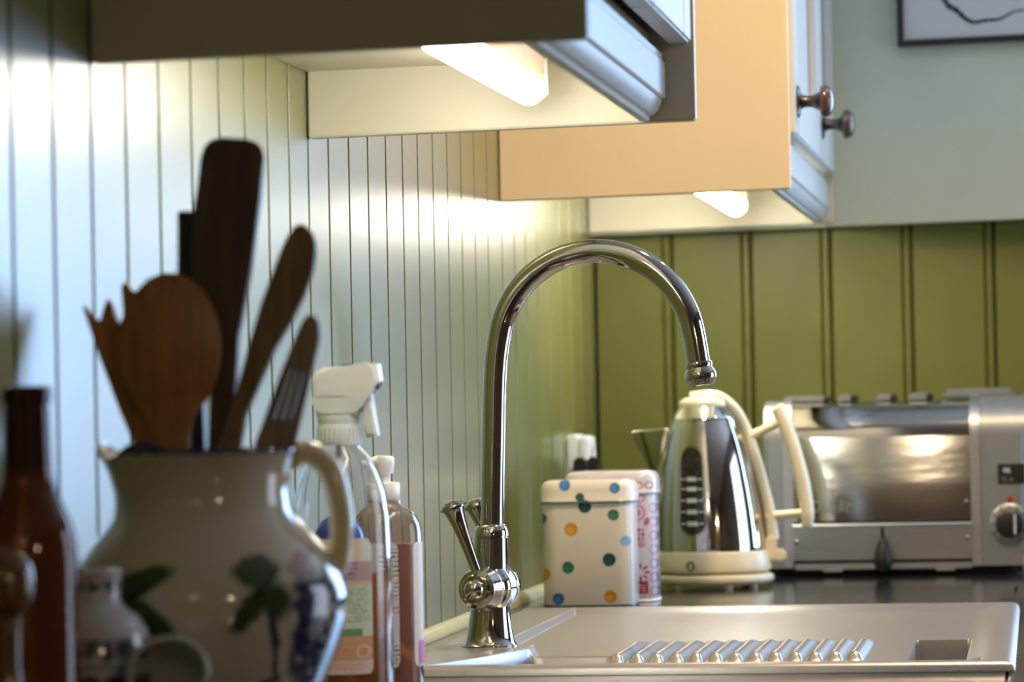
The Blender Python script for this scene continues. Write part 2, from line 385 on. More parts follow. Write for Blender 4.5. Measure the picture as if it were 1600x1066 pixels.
for y, z in ((-.868, 1.4675), (-.362, 1.4765)):
    dd = [c for c in cabB.children if c.name.startswith('door')][0 if y < -.5 else 1]
    bm = bmesh.new(); lathe(bm, [(.0185, 0), (.0188, .001), (.0165, .003), (.0085, .0042), (.0068, .008), (.0064, .013), (.0072, .018), (.0098, .0235), (.0125, .026)], seg=36, axis=AX)
    for v in bm.verts: v.co += Vector((.3386, y, z))
    finish('knob_stem', bm, 'pewter', dd, smooth=True)
    bm = bmesh.new(); lathe(bm, [(.0120, .0255), (.0172, .0265), (.0187, .0290), (.0187, .0315), (.0178, .0350), (.0150, .0385), (.0100, .0410), (.004, .0420), (.0005, .0421)], seg=36, axis=AX)
    for v in bm.verts: v.co += Vector((.3386, y, z))
    finish('knob', bm, 'knob', dd, smooth=True)['label'] = 'brown glazed knob'
# under-cabinet tube lamps
def tube_lamp(label, y0, y1, zt, mat, rr=.0135, X=.1965):
    t = thing('under_cabinet_lamp', label, 'lamp', (0, y1, zt), 'tube lamps under the wall cabinets')
    L = y0-y1
    finish('fitting', bx(X-.011, X+.0125, L, -.004, -.0285, 0, bev=.002), 'white_pl', t)
    finish('end_bracket', bx(X-.012, X+.0145, -.0045, .0035, -.034, 0, bev=.002), 'white_pl', t)
    finish('end_bracket', bx(X-.012, X+.0145, L-.004, L, -.034, 0, bev=.002), 'white_pl', t)
    zc = -.0275
    prof = [(X+rr*math.cos(a), zc+rr*math.sin(a)) for a in [PI+.0+i*PI/14 for i in range(15)]]
    bm = bmesh.new()
    ys = [L+.002, L+.004]+[-.02]; 
    for yy, s in ((L+.001, .8), (L+.004, 1.0), (-.008, 1.0), (-.002, .93), (.002, .75), (.004, .4)):
        pass
    pts = [(X, yy, zc) for yy in (L+.001, L+.004, -.010, -.003, .001, .0032)]
    tube(bm, pts, [rr*.8, rr, rr, rr*.93, rr*.75, rr*.4], seg=24)
    finish('diffuser_tube', bm, mat, t, smooth=True)
    return t
tube_lamp('glowing white tube lamp under the near wall cabinet', -2.76, -2.125, 1.4137, emit_mat('lamp_glow', (1.0, .95, .83), LAMP_A))
tube_lamp('glowing white tube lamp under the far peach-ended cabinet', -.72, -.165, 1.4128, emit_mat('lamp_glow', (1.0, .93, .78), LAMP_B), X=.2112)
# recessed ceiling spots, out of frame but lit
spot_glow = emit_mat('spot_glow', (1.0, .80, .52), 30)
for x, y, lab, se in ((.62, -1.62, 'above the sink', 98), (.95, -.85, 'above the toaster', 8)):
    t = thing('ceiling_spotlight', 'recessed warm ceiling spotlight ' + lab, 'lamp', (x, y, RZ), 'ceiling spotlights')
    bm = bmesh.new(); lathe(bm, [(.030, -.001), (.045, -.001), (.045, -.006), (.030, -.009)], seg=32, cap0=False, cap1=False); finish('bezel', bm, 'brushed', t)
    finish('bulb', lt([(.0295, -.004), (.0290, -.005)], seg=24), spot_glow, t)
    l = light('spot_beam', 'SPOT', (0, 0, -.012), (0, 0, 0), se, (1.0, .72, .42), spot_size=2.3, spot_blend=.7, shadow_soft_size=.03); l.parent = t
# twin globe pendants at the far end of the room, behind the viewer
globe_glow = emit_mat('globe_glow', (1.0, .80, .55), 22)
for x, z, lab in ((.13, 1.97, 'higher'), (.29, 1.90, 'lower')):
    t = thing('globe_pendant', 'warm glowing globe pendant behind the viewer, the ' + lab + ' of two', 'lamp', (x, -5.9, z), 'globe pendants')
    finish('globe', lt([(.002, -.042), (.018, -.038), (.033, -.026), (.041, -.008), (.042, .004), (.036, .022), (.022, .036), (.012, .041)], seg=32), globe_glow, t, smooth=True)
    finish('cord', tb([(0, 0, .040), (0, 0, RZ-z)], .003, seg=8), 'black', t, smooth=True)
t = thing('added_fill_lamp', 'added unseen pendant, warm fill from the far end of the room', 'lamp', (1.9, -5.8, 1.85))  # unseen pendant added to warm and brighten surfaces facing the camera
finish('shade', lt([(.02, .10), (.05, .09), (.11, .03), (.15, -.05), (.148, -.05), (.108, .028), (.048, .087), (.019, .097)], seg=32, cap0=False, cap1=False), 'cream', t, smooth=True)
finish('bulb', lt([(.002, -.03), (.018, -.025), (.026, -.005), (.022, .015), (.012, .04), (.012, .09)], seg=20), globe_glow, t, smooth=True)
finish('cord', tb([(0, 0, .09), (0, 0, RZ-1.85)], .003, seg=8), 'black', t, smooth=True)
l = light('added_fill_light', 'POINT', (0, 0, -.07), (0, 0, 0), 18, (1.0, .76, .48), shadow_soft_size=.03); l.parent = t
# ------------------------------------------------------------------ framed picture
t = thing('framed_picture', 'black framed ink drawing hung on the pale upper wall, top right', 'picture', (.4265, -.0505, 1.6005))
fw, W_, H_ = .0085, .42, .52
bm = bmesh.new()
for a in ((0, fw, 0, H_), (W_-fw, W_, 0, H_), (fw, W_-fw, 0, fw), (fw, W_-fw, H_-fw, H_)): box(bm, a[0], a[1], -.016, 0, a[2], a[3], bev=.001)
for v in bm.verts: v.co.z += .018*v.co.x
finish('frame', bm, 'black', t)
bm = bx(fw, W_-fw, -.008, -.002, fw, H_-fw)
for v in bm.verts: v.co.z += .018*v.co.x
finish('sheet', bm, pm('drawing_paper', (.60, .64, .67), .25, var=.01), t)
st = smooth_path([(.052, .10, 0), (.066, .058, 0), (.080, .046, 0), (.092, .034, 0), (.103, .0285, 0), (.118, .030, 0), (.137, .031, 0), (.150, .037, 0), (.163, .041, 0), (.20, .040, 0)], 8)
bm = bmesh.new(); n = len(st); up = []; dn = []
for i, p in enumerate(st):
    w = .0042*(1-.80*i/n)*(1+.15*math.sin(i*1.3)); tdir = (st[min(i+1, n-1)]-st[max(i-1, 0)]).normalized(); nn = Vector((-tdir.y, tdir.x, 0))
    up.append(bm.verts.new((p.x+nn.x*w, -.0083, p.y+nn.y*w+.018*p.x))); dn.append(bm.verts.new((p.x-nn.x*w, -.0083, p.y-nn.y*w+.018*p.x)))
for i in range(n-1): bm.faces.new((up[i], up[i+1], dn[i+1], dn[i]))
finish('brush_stroke', bm, pm('drawing_ink', (.045, .055, .055), .6, var=.4, vscale=30), t)['label'] = 'dark ink brush stroke'
# ------------------------------------------------------------------ socket and plugs on the left wall
t = thing('wall_socket', 'white raised wall socket on the green boards behind the tins', 'socket', (.0, -.32, 1.000))
finish('back_box', bx(.0003, .016, -.043, .043, 0, .086, bev=.003), 'white_pl', t)
finish('face_plate', bx(.016, .029, -.042, .042, .002, .084, bev=.003), 'white_pl', t)
finish('rocker_switch', bx(.029, .033, -.012, .012, .050, .068, bev=.002), 'white_pl', t)
for i, (yy, xx) in enumerate(((-.405, .020), (-.402, .0365))):
    p = thing('electric_plug', ('black plug hanging at the white wall socket, nearer the boards' if i == 0 else 'black plug at the white wall socket, further from the boards'), 'plug', (xx, yy+.016, 1.030), 'black plugs at the socket')
    finish('plug_body', bx(-.0072, .0072, 0, .024, 0, .027, bev=.003), 'black', p)
    finish('cord', tb(smooth_path([(0, .012, .002), (.0, .012, -.04), (.003, .02, -.09), (.006, .03, -.125), (.02, .05, -.1305)], 5), .003, seg=10), 'black', p, smooth=True)
# ------------------------------------------------------------------ sink
SX0, SX1, SY0, SY1 = .040, .580, -2.005, -1.098
def sst(a, b, x):
    t = min(1, max(0, (x-a)/(b-a))); return t*t*(3-2*t)
def ledge_edge(y):
    """right-hand edge of the left rim: broad under the tap, narrow along the drainer"""
    if y > -1.735: return .100+.037*(1-sst(-1.735, -1.715, y))*1.0
    q_ = min(1, max(0, (-1.735-y)/.245)); return .137-.062*q_**1.7
TOP = .0085
def sink_z(x, y):
    e = min(x-SX0, SX1-x, y-SY0, SY1-y)
    z = TOP*math.sqrt(max(0, 1-(1-min(1, e/.009))**2))            # rolled outer edge
    le = ledge_edge(y)
    ins = min(sst(le, le+.006, x), 1-sst(SX1-.050, SX1-.012, x), sst(SY0+.022, SY0+.028, y), 1-sst(SY1-.060, SY1-.012, y))
    floor_ = .0025-.0025*sst(-1.25, -1.75, y)
    # drainer floor against the bowl
    if ins > 0:
        f = floor_
        # grooved ramp
        for k in range(13):
            xk = .2290+k*.01755
            cxk = xk + .012*(y+1.87)*0
            run = sst(-1.872, -1.862, y)*(1-sst(-1.70, -1.58, y))
            prof = max(0, 1-abs((x-cxk)/.0068)**2.4)
            f = max(f, floor_+.0088*run*prof**.6)
        # pocket at the right
        # left side of the drainer falls gently into a channel
        far = -1.766 if x < .216 else -1.884
        if .4865 < x < .536: far = -1.600      # a deep tongue of the bowl beside the ribs
        bowl = (1-sst(far-.006, far+.001, y))*sst(le, le+.016, x)*(1-sst(.540, .550, x))
        f = f*(1-bowl)+(-.150)*bowl if y < -1.88 or True else f
        z = z*(1-ins)+f*ins
    return z
def lin(a, b, n): return [a+(b-a)*i/n for i in range(n)]
xs = lin(SX0, SX0+.012, 8)+lin(SX0+.012, .075, 8)+lin(.075, .155, 100)+lin(.155, .222, 14)+lin(.222, .452, 115)+lin(.452, .485, 8)+lin(.485, .540, 36)+lin(.540, SX1-.012, 14)+lin(SX1-.012, SX1, 8)+[SX1]
ysk = lin(SY0, SY0+.012, 8)+lin(SY0+.012, SY0+.03, 12)+lin(SY0+.03, -1.885, 34)+lin(-1.885, -1.855, 16)+lin(-1.855, -1.780, 24)+lin(-1.780, -1.700, 44)+lin(-1.700, -1.612, 20)+lin(-1.612, -1.590, 20)+lin(-1.590, -1.14, 24)+lin(-1.14, SY1-.012, 18)+lin(SY1-.012, SY1, 8)+[SY1]
bm = bmesh.new()
vv = [[bm.verts.new((x, y, ZC+.0003+sink_z(x, y))) for y in ysk] for x in xs]
for i in range(len(xs)-1):
    for j in range(len(ysk)-1): bm.faces.new((vv[i][j], vv[i+1][j], vv[i+1][j+1], vv[i][j+1]))
sk = thing('kitchen_sink', 'satin grey inset sink with a ribbed drainer, in front of the tins', 'sink', (0, 0, 0))
finish('sink_body', bm, 'sink', sk, smooth=True, angle=80)
# ------------------------------------------------------------------ tap
FY = -1.7404; FZ = .9047
tp = thing('mixer_tap', 'tall polished swan-neck mixer tap with two trumpet levers, standing on the sink', 'tap', (.0973, FY, FZ))
lean = Matrix(((1, 0, .035), (0, 1, 0), (0, 0, 1)))
finish('tap_body', lt([(.0262, 0), (.0262, .0015), (.0238, .004), (.0221, .009), (.0204, .018), (.0188, .030), (.0180, .042), (.0178, .060), (.0172, .078), (.0167, .090), (.0164, .1000),
     (.0156, .1006), (.0156, .1016), (.0162, .1022), (.0160, .1055), (.0148, .1095), (.0128, .1120), (.0116, .1128)], seg=64, axis=lean), 'chrome', tp, smooth=True)
fp = [(0.1019, 1.0134), (0.1045, 1.0879), (0.1077, 1.1588), (0.1128, 1.1936), (0.1182, 1.2111), (0.127, 1.2273), (0.1389, 1.2413), (0.1534, 1.2527), (0.1698, 1.261), (0.1876, 1.2658),
      (0.206, 1.2671), (0.2243, 1.2646), (0.2417, 1.2586), (0.2575, 1.2493), (0.2712, 1.237), (0.2821, 1.2223), (0.2898, 1.2058), (0.2941, 1.188), (0.2985, 1.1585)]
fp = [(x-.0973, -.22*max(0, x-.1077)*.5, z-FZ) for x, z in fp]
finish('spout', tb(smooth_path(fp, 6), .0110, seg=40), 'chrome', tp, smooth=True)
e0 = Vector(fp[-1]); ed = (Vector(fp[-1])-Vector(fp[-2])).normalized()
ez = ed; ex = Vector((0, 1, 0)).cross(ez).normalized(); ey = ez.cross(ex)
NA = Matrix((ex, ey, ez)).transposed()
bm = bmesh.new(); lathe(bm, [(.0111, -.0045), (.0124, -.0040), (.0129, -.0020), (.0124, 0), (.0121, .0008), (.0132, .0026), (.0146, .0062), (.0148, .0092), (.0141, .0122), (.0127, .0136), (.0123, .0148), (.0112, .0166), (.0060, .0176)], seg=48, axis=NA)
for v in bm.verts: v.co += e0
finish('spout_nozzle', bm, 'chrome', tp, smooth=True)
# barrel valve, pointing at the viewer, with its two levers
bdir = Vector((-.26, -.965, 0)).normalized(); bz = Vector((0, 0, 1)); bxv = bz.cross(bdir).normalized()
BA = Matrix((bxv, bz, bdir)).transposed()
half = [(.0235, 0), (.0243, .004), (.0238, .009), (.0218, .0125), (.0208, .0135), (.0203, .016), (.0212, .0175), (.0212, .0205), (.0192, .0235), (.0188, .029), (.0176, .0315), (.0138, .0325), (.0138, .0350), (.0126, .0362), (.0098, .0362), (.0096, .0385), (.0080, .0420), (.0050, .0445), (.0015, .0455)]
bm = bmesh.new(); lathe(bm, [(rr, -h) for rr, h in reversed(half[1:])]+half, seg=56, axis=BA)
bc = Vector((.0015, 0, .0540))
for v in bm.verts: v.co += bc
finish('valve_barrel', bm, 'chrome', tp, smooth=True)
for s, dx in ((1, 0), (-1, 0)):
    b0 = bc + bdir*(.0265*s) + Vector((0, 0, .012)); top = b0 + Vector((-.0215, -.004, .0635))
    ax = (top-b0).normalized(); px = Vector((0, 1, 0)).cross(ax).normalized(); py = ax.cross(px); LA = Matrix((px, py, ax)).transposed()
    H = (top-b0).length
    bm = bmesh.new(); lathe(bm, [(.0046, 0), (.0048, .012), (.0053, .026), (.0062, .040), (.0074, .052), (.0090, .061), (.0104, .0655)], seg=36, axis=LA)
    for v in bm.verts: v.co += b0
    lv = finish('lever', bm, 'chrome', tp, smooth=True)
    bm = bmesh.new(); lathe(bm, [(.0104, .0652), (.0122, .0658), (.0126, .0675), (.0120, .0690), (.0102, .0692), (.0100, .0705), (.0088, .0712), (.0070, .0712), (.0068, .0724), (.0048, .0732), (.001, .0736)], seg=36, axis=LA)
    for v in bm.verts: v.co += b0
    finish('lever_cap', bm, 'chrome', lv, smooth=True)
# ------------------------------------------------------------------ tins
def rrect(w, dp, rc, n=8):
    pts = []
    for cx_, cy_, a0 in ((w/2-rc, -dp/2+rc, -PI/2), (w/2-rc, dp/2-rc, 0), (-w/2+rc, dp/2-rc, PI/2), (-w/2+rc, -dp/2+rc, PI)):
        for i in range(n+1): a = a0+PI/2*i/n; pts.append((cx_+rc*math.cos(a), cy_+rc*math.sin(a)))
    return pts
def loft_rr(sections, rc=.018):
    bm = bmesh.new(); rings = []
    for inset, z, *w in sections:
        w_, d_ = (w or [TW, TD])
        rings.append([bm.verts.new((x, y, z)) for x, y in rrect(w_-2*inset, d_-2*inset, max(.002, rc-inset))])
    n = len(rings[0])
    for a, b in zip(rings, rings[1:]):
        for k in range(n): bm.faces.new((a[k], a[(k+1) % n], b[(k+1) % n], b[k]))
    bm.faces.new(list(reversed(rings[0]))); bm.faces.new(rings[-1]); return bm
TW, TD = .1045, .072
BL, TE, OR, GR, LB = (.05, .20, .52), (.005, .075, .085), (.72, .36, .035), (.03, .19, .12), (.25, .50, .80)
def dx_(px): return (px-916.5)/1381.0
def dz_(py, px): return (949-.02*(px-916)-py)/1381.0
dots = []
for px, py, rr, col in ((883, 759, 9, BL), (962, 763, 8.5, BL), (907, 778, 7, TE), (914, 792, 10.5, TE), (959, 805, 9, GR), (892, 828, 10.5, OR), (977, 846, 8, LB), (951, 875, 10.5, TE), (886, 888, 9.5, GR),
                        (849, 899, 9, OR), (870, 937, 9.5, BL), (952, 933, 10, OR), (845, 812, 8, BL)):
    dots.append((col, 'ell', dx_(px), dz_(py, px), rr/1381, rr/1381, 0))
    dots.append((tuple(min(1, c*1.25+.02) for c in col), 'ell', dx_(px)-.001, dz_(py, px)-.0015, rr/1381*.6, rr/1381*.55, 0))
dotm = paint('cream_enamel_with_dots', (.90, .87, .79), dots, rough=.22, soft=.10, wob=.0012, wobscale=160, coat=.4)
t1 = thing('storage_tin', 'cream tin with blue, teal, green and orange dots beside the tap', 'tin', (.0948, -.946+TD/2, ZC+.0003), 'rectangular storage tins')
finish('tin_body', loft_rr([(.001, 0), (0, .0015), (0, .117), (.0015, .118)]), dotm, t1, smooth=True)
finish('base_rim', loft_rr([(-.0006, 0), (-.0008, .0010), (-.0004, .0022)]), pm('dark_blue_rim', (.03, .06, .10), .3, var=.1), t1, smooth=True)
finish('tin_lid', loft_rr([(.0004, .1185), (-.0022, .1188), (-.0026, .1200), (-.0018, .1212), (-.0018, .1325), (-.0006, .1375), (.0030, .1415), (.0085, .1432), (.02, .1437)], rc=.019), dotm, t1, smooth=True)
finish('lid_seam', loft_rr([(-.0028, .1176), (-.0032, .1184), (-.0028, .1192)], rc=.019), pm('blue_lid_edge', (.10, .22, .25), .3, var=.05), t1, smooth=True)
PK, RD, MV = (.62, .22, .36), (.42, .02, .05), (.50, .30, .50)
tx = .0515                                                        # right-hand strip of the second tin, in its own metres
pat = []
pat += [(PK, 'ring', tx-.018, .103, .0085, .0095, 0), (PK, 'ell', tx-.018, .103, .0034, .0042, 0), (PK, 'ring', tx-.018, .120, .0085, .0060, 0), ((.50, .14, .28), 'ell', tx-.0085, .0925, .0030, .0055, .4)]
for i in range(3):
    for j in range(3): pat.append((RD if (i+j) % 2 else PK, 'box', tx-.023+i*.005, .083-j*.005, .0019, .0019, PI/4))
for k in range(8):
    a = k*PI/4; pat.append((RD, 'ell', tx-.0165+.0075*math.cos(a), .034+.0075*math.sin(a), .0034, .0013, -a))
for k in range(6):
    a = .6+k*.42; pat.append((PK, 'ell', tx-.018+.006*math.cos(a), .060+.009*math.sin(a), .0048, .0012, -a))
pat += [(RD, 'box', tx-.0165, .0165, .0085, .0075, 0), ((.75, .55, .55), 'lines', tx-.0165, .0165, .0055, .0045, 0, 300), (PK, 'lines', tx-.016, .005, .010, .003, 0, 420), (RD, 'box', tx-.0255, .030, .0012, .0075, 0)]
for k in range(7): pat.append((MV, 'ring', tx-.002, .012+k*.016, .004, .006, 0))
for k in range(9): pat.append(((.30, .10, .16), 'ring', -tx+.006+k*.0115, .1345, .0050, .0042, 0))
pinkm = paint('white_enamel_with_pink_folk_pattern', (.74, .70, .74), pat, rough=.24, soft=.16, wob=.001, wobscale=200, coat=.4)
t2 = thing('storage_tin', 'white tin with a pink and red folk pattern behind the dotted tin', 'tin', (.1108, -.8565+TD/2, ZC+.0003), 'rectangular storage tins')
finish('tin_body', loft_rr([(.001, 0), (0, .0015), (0, .124), (.0015, .125)]), pinkm, t2, smooth=True)
finish('base_rim', loft_rr([(-.0006, 0), (-.0012, .0012), (-.0004, .0030)]), 'white_pl', t2, smooth=True)
finish('tin_lid', loft_rr([(.0004, .1245), (-.0026, .1250), (-.0030, .1265), (-.0018, .1280), (-.0018, .1405), (-.0004, .1460), (.0035, .1495), (.009, .1510), (.02, .1515)], rc=.019), pinkm, t2, smooth=True)
# ------------------------------------------------------------------ kettle
kt = thing('electric_kettle', 'polished steel electric kettle with cream handle on a cream base', 'kettle', (.2010, -.520, ZC+.0003))
bp = lt([(.066, .004), (.071, .0045), (.0745, .0075), (.0755, .0105), (.0745, .0145), (.070, .0168), (.02, .0175)], seg=72)
pb = finish('power_base', bp, 'cream_pl', kt, smooth=True)
for a in (-2.2, -1.2, -.6, .9, 2.4): finish('foot', lt([(.006, 0), (.0065, .005)], seg=16, cx=.062*math.cos(a), cy=.062*math.sin(a)), 'cream_pl', pb)
finish('base_ring', lt([(.062, .0182), (.0695, .019), (.0725, .022), (.0728, .026), (.0718, .034), (.0700, .0435), (.0660, .0450), (.06, .0452)], seg=72), 'cream_pl', kt, smooth=True)
kprof = [(.0640, .0445), (.0662, .0455), (.0662, .052), (.0652, .070), (.0632, .095), (.0600, .122), (.0558, .150), (.0508, .176), (.0455, .196), (.0415, .2075), (.0412, .2090), (.0400, .2105), (.0340, .2190), (.0285, .2245)]
koff = [0 if h < .05 else -.0085*((h-.05)/.175)**1.2 for rr, h in kprof]
body = finish('kettle_body', lt(kprof, seg=96, off=koff), 'steel', kt, smooth=True, angle=35)
finish('lid', lt([(.0300, .2225), (.0305, .2265), (.0285, .2310), (.0220, .2345), (.0120, .2360), (.002, .2363)], seg=48, cx=-.0085), 'cream_pl', kt, smooth=True)
finish('lid_seam', lt([(.0424, .2066), (.0428, .2076), (.0422, .2086)], seg=72, cx=-.0078), 'chrome', kt, smooth=True)
# handle: a broad strap down the back of the body and the outer grip
S_ = 1262.0
def kp(px, py, y=0): return ((px-1100)/S_, y, (912-.02*(px-1100)-py)/S_)
hs = tb(smooth_path([kp(1070, 617), kp(1098, 614), kp(1120, 619, .001), kp(1142, 641, .004), kp(1158, 676, .006), kp(1172, 722, .006), kp(1184, 770, .006), kp(1191, 805, .006), kp(1194, 838, .006)], 6),
        [.0075+.0*i for i in range(49)], seg=20, flat=1.5)
finish('handle_strap', hs, 'cream_pl', kt, smooth=True)
finish('handle_grip', tb(smooth_path([kp(1203, 631, .004), kp(1209, 640, .004), kp(1222, 672, .004), kp(1234, 712, .004), kp(1243, 752, .004), kp(1248, 790, .004), kp(1248, 820, .004)], 6),
        [.0062, .0080, .0088, .009]+[.0088]*29+[.0080, .0075, .0066, .005], seg=20, flat=1.35), 'cream_pl', kt, smooth=True)
finish('handle_bridge', tb([kp(1158, 679, .004), kp(1180, 668, .004), kp(1208, 655, .004)], [.0062, .0052, .0058], seg=16, flat=1.4), 'cream_pl', kt, smooth=True)
finish('handle_bridge', tb([kp(1184, 802, .004), kp(1215, 799, .004), kp(1246, 796, .004)], [.0060, .0052, .0056], seg=16, flat=1.4), 'cream_pl', kt, smooth=True)
bm = bmesh.new(); a = kp(1183, 872); b = kp(1200, 832); box(bm, a[0], b[0], -.010, .012, a[2], b[2], bev=.003); a = kp(1194, 872); b = kp(1214, 852); box(bm, a[0], b[0], -.008, .010, a[2], b[2], bev=.003)
finish('switch_lever', bm, 'cream_pl', kt, smooth=True)
# spout: a V of sheet steel standing out at the left
bm = bmesh.new()
A_ = Vector(kp(977, 671, -.004)); Bf = Vector(kp(1030, 667, -.022)); Bb = Vector(kp(1030, 667, .022)); K = Vector(kp(1001, 722, 0)); K2 = Vector(kp(1014, 740, 0))
v0, v1, v2, v3, v4 = [bm.verts.new(p) for p in (A_, Bf, Bb, K, K2)]
bm.faces.new((v0, v3, v4, v1)); bm.faces.new((v0, v2, v4, v3))
sp = finish('spout', bm, 'steel', kt)
md = sp.modifiers.new('solid', 'SOLIDIFY'); md.thickness = .0022; md.offset = 0
finish('spout_lip', tb([tuple(Bf), tuple(A_), tuple(K)], .0016, seg=10), 'chrome', kt, smooth=True)
finish('spout_lip', tb([tuple(Bb), tuple(A_)], .0016, seg=10), 'chrome', kt, smooth=True)
# level window
ktab = [(h, rr) for rr, h in kprof]
def koffz(z): return 0 if z < .05 else -.0085*((z-.05)/.175)**1.2
def kpatch(a0, a1, z0, z1, rc, eps, **k):
    bm = patch(lambda z: interp(ktab, z), a0, a1, z0, z1, rc=rc, eps=eps, **k)
    for v in bm.verts: v.co.x += koffz(v.co.z)
    return bm
rm = interp(ktab, .12); ac = math.asin(-.0165/rm)
w2 = .0170/rm; finish('window_frame', kpatch(ac-w2, ac+w2, .0635, .1765, .0165, .0008, nu=40, nv=16), 'chrome', kt, smooth=True)
w3 = .0148/rm; wf = finish('level_window', kpatch(ac-w3, ac+w3, .0665, .1735, .0145, .0014, nu=40, nv=16), pm('smoked_window', (.035, .033, .026), .12, var=.5, vscale=180), kt, smooth=True)
for z in (.080, .0945, .1085, .1225, .1345):
    finish('level_mark', kpatch(ac-.10, ac+.11, z-.0026, z+.0026, 0, .0018, nu=8, nv=2), 'white_ink', wf)
    finish('level_mark', kpatch(ac-w3*.9, ac-w3*.55, z-.0009, z+.0009, 0, .0018, nu=3, nv=1), 'white_ink', wf)
    finish('level_mark', kpatch(ac+w3*.55, ac+w3*.9, z-.0009, z+.0009, 0, .0018, nu=3, nv=1), 'white_ink', wf)
# round emblem on the ring
a_ = math.asin(-.0215/.0715); em = lt([(.0062, 0), (.0062, .0008), (.0052, .0012), (.0050, .0006), (.001, .0006)], seg=28, axis=Matrix(((1, 0, 0), (0, 0, -1), (0, 1, 0))))
for v in em.verts: v.co = Vector((v.co.x*math.cos(a_)-v.co.y*math.sin(a_)*0-.0215, v.co.y-.0722*math.cos(a_)+v.co.x*math.sin(a_), v.co.z+.0285))
eb = finish('emblem', em, 'chrome', kt, smooth=True)
bm = bmesh.new(); box(bm, -.0227, -.0203, -.0722*math.cos(a_)-.0015, -.0722*math.cos(a_)-.0006, .0255, .0315); finish('emblem_mark', bm, 'white_ink', eb)
# ------------------------------------------------------------------ toaster
TX0, TX1, TYF, TYB = .2445, .592, -.288, -.092
ts = thing('toaster', 'polished steel four-slot toaster with a black timer dial, right of the kettle', 'toaster', (TX0, TYF, ZC+.0003))
def tz(h): return h
def tprof(out, z0, z1, rad, lean=0.0):
    """cross-section (y,z) of the toaster body: straight front, rounded shoulders"""
    y0, y1 = -out+lean, TYB-TYF+out; pts = [(y0-lean, z0)]
    n = 10
    for i in range(n+1): a = PI-PI/2*i/n; pts.append((y0+rad+rad*math.cos(a), z1-rad+rad*math.sin(a)*1.0))
    for i in range(n+1): a = PI/2-PI/2*i/n; pts.append((y1-rad+rad*math.cos(a), z1-rad+rad*math.sin(a)))
    pts.append((y1, z0)); return pts
XP0, XP1, XE = .0405, .2735, TX1-TX0
finish('shell', ep(tprof(0, .0705, .2255, .047, .0085), 'x', XP0, XP1), 'dented', ts, smooth=True, angle=35)
bm = bmesh.new(); extrude_profile(bm, tprof(.0035, .011, .2275, .050), 'x', 0.006, XP0); 
bmesh.ops.bevel(bm, geom=[e for e in bm.edges if all(abs(v.co.x-.006) < 1e-5 for v in e.verts)], offset=.005, segments=3, affect='EDGES')
finish('end_cap', bm, 'cast', ts, smooth=True, angle=35)
bm = bmesh.new(); extrude_profile(bm, tprof(.0045, .011, .2290, .050), 'x', XP1, XE)
bmesh.ops.bevel(bm, geom=[e for e in bm.edges if all(abs(v.co.x-XE) < 1e-5 for v in e.verts)], offset=.011, segments=4, affect='EDGES')
ecap = finish('end_cap', bm, 'cast', ts, smooth=True, angle=35)
finish('end_cap_edge', ep([(y, z) for y, z in tprof(.0065, .011, .2310, .052)], 'x', XP1-.002, XP1+.010), 'brushed', ts, smooth=True, angle=35)
finish('end_cap_edge', ep([(y, z) for y, z in tprof(.0050, .011, .2290, .051)], 'x', XP0-.010, XP0+.001), 'brushed', ts, smooth=True, angle=35)
bm = bmesh.new(); extrude_profile(bm, [(-.0075, .0205), (-.0100, .062), (-.0105, .0655), (-.0085, .0675), (.02, .0675), (.02, .0205)], 'x', XP0+.001, XP1-.001)
finish('lower_panel', bm, 'brushed', ts)
finish('gap_strip', bx(XP0, XP1, .004, .03, .0672, .0712), 'dark', ts)
finish('under_tray', bx(XP0+.003, XP1-.003, -.004, .17, .0085, .0165), 'brushed', ts)
bm = bmesh.new(); box(bm, XP0, XP1, .0, .19, .0165, .0710); box(bm, .012, XE-.012, .012, .18, .0018, .0165)  # second box, below the tray, stands in for shade under the toaster
finish('chassis_and_under_shade', bm, 'dark', ts)
for x in (.080, .225): finish('tray_tab', bx(x, x+.024, -.006, .01, .0055, .0090), 'brushed', ts)
for x in (.016, .325): 
    for y in (.02, .17): finish('foot', lt([(.009, 0), (.010, .012)], seg=20, cx=x, cy=y), 'black', ts)
for x, z in ((.2655, .0935), (.2665, .048), (.0460, .0445)):
    s_ = lt([(.0032, 0), (.0030, .0012), (.0018, .0020), (.0004, .0022)], seg=16, axis=Matrix(((1, 0, 0), (0, 0, -1), (0, 1, 0))))
    for v in s_.verts: v.co += Vector((x, -.0005 if z > .07 else -.0092, z))
    finish('screw', s_, 'chrome', ts, smooth=True)
finish('lever_slot', bx(.1553, .1592, -.0112, -.006, .0365, .0625), 'dark', ts)
lvb = finish('ejector_lever', tb([(.1580, -.004, .024), (.1580, -.016, .022), (.1580, -.024, .0185)], .0035, seg=12), 'black', ts, smooth=True)
k_ = lt([(.0050, .030), (.0068, .024), (.0098, .016), (.0116, .006), (.0112, -.003), (.0075, -.0095), (.001, -.0115)], seg=28)
for v in k_.verts: v.co += Vector((.1580, -.030, .0170))
finish('lever_knob', k_, 'black', lvb, smooth=True)
AF = Matrix(((1, 0, 0), (0, 0, -1), (0, 1, 0)))                  # turned parts facing the viewer
def fl(prof, x, y, z, seg=40):
    m_ = lt(prof, seg=seg, axis=AF)
    for v in m_.verts: v.co += Vector((x, y, z))
    return m_
KX, KZ, KY = .3205, .0645, -.0045
dial = finish('dial_ring', fl([(.0255, 0), (.0258, .002), (.0240, .003), (.0190, .003)], KX, KY, KZ), 'brushed', ts, smooth=True)
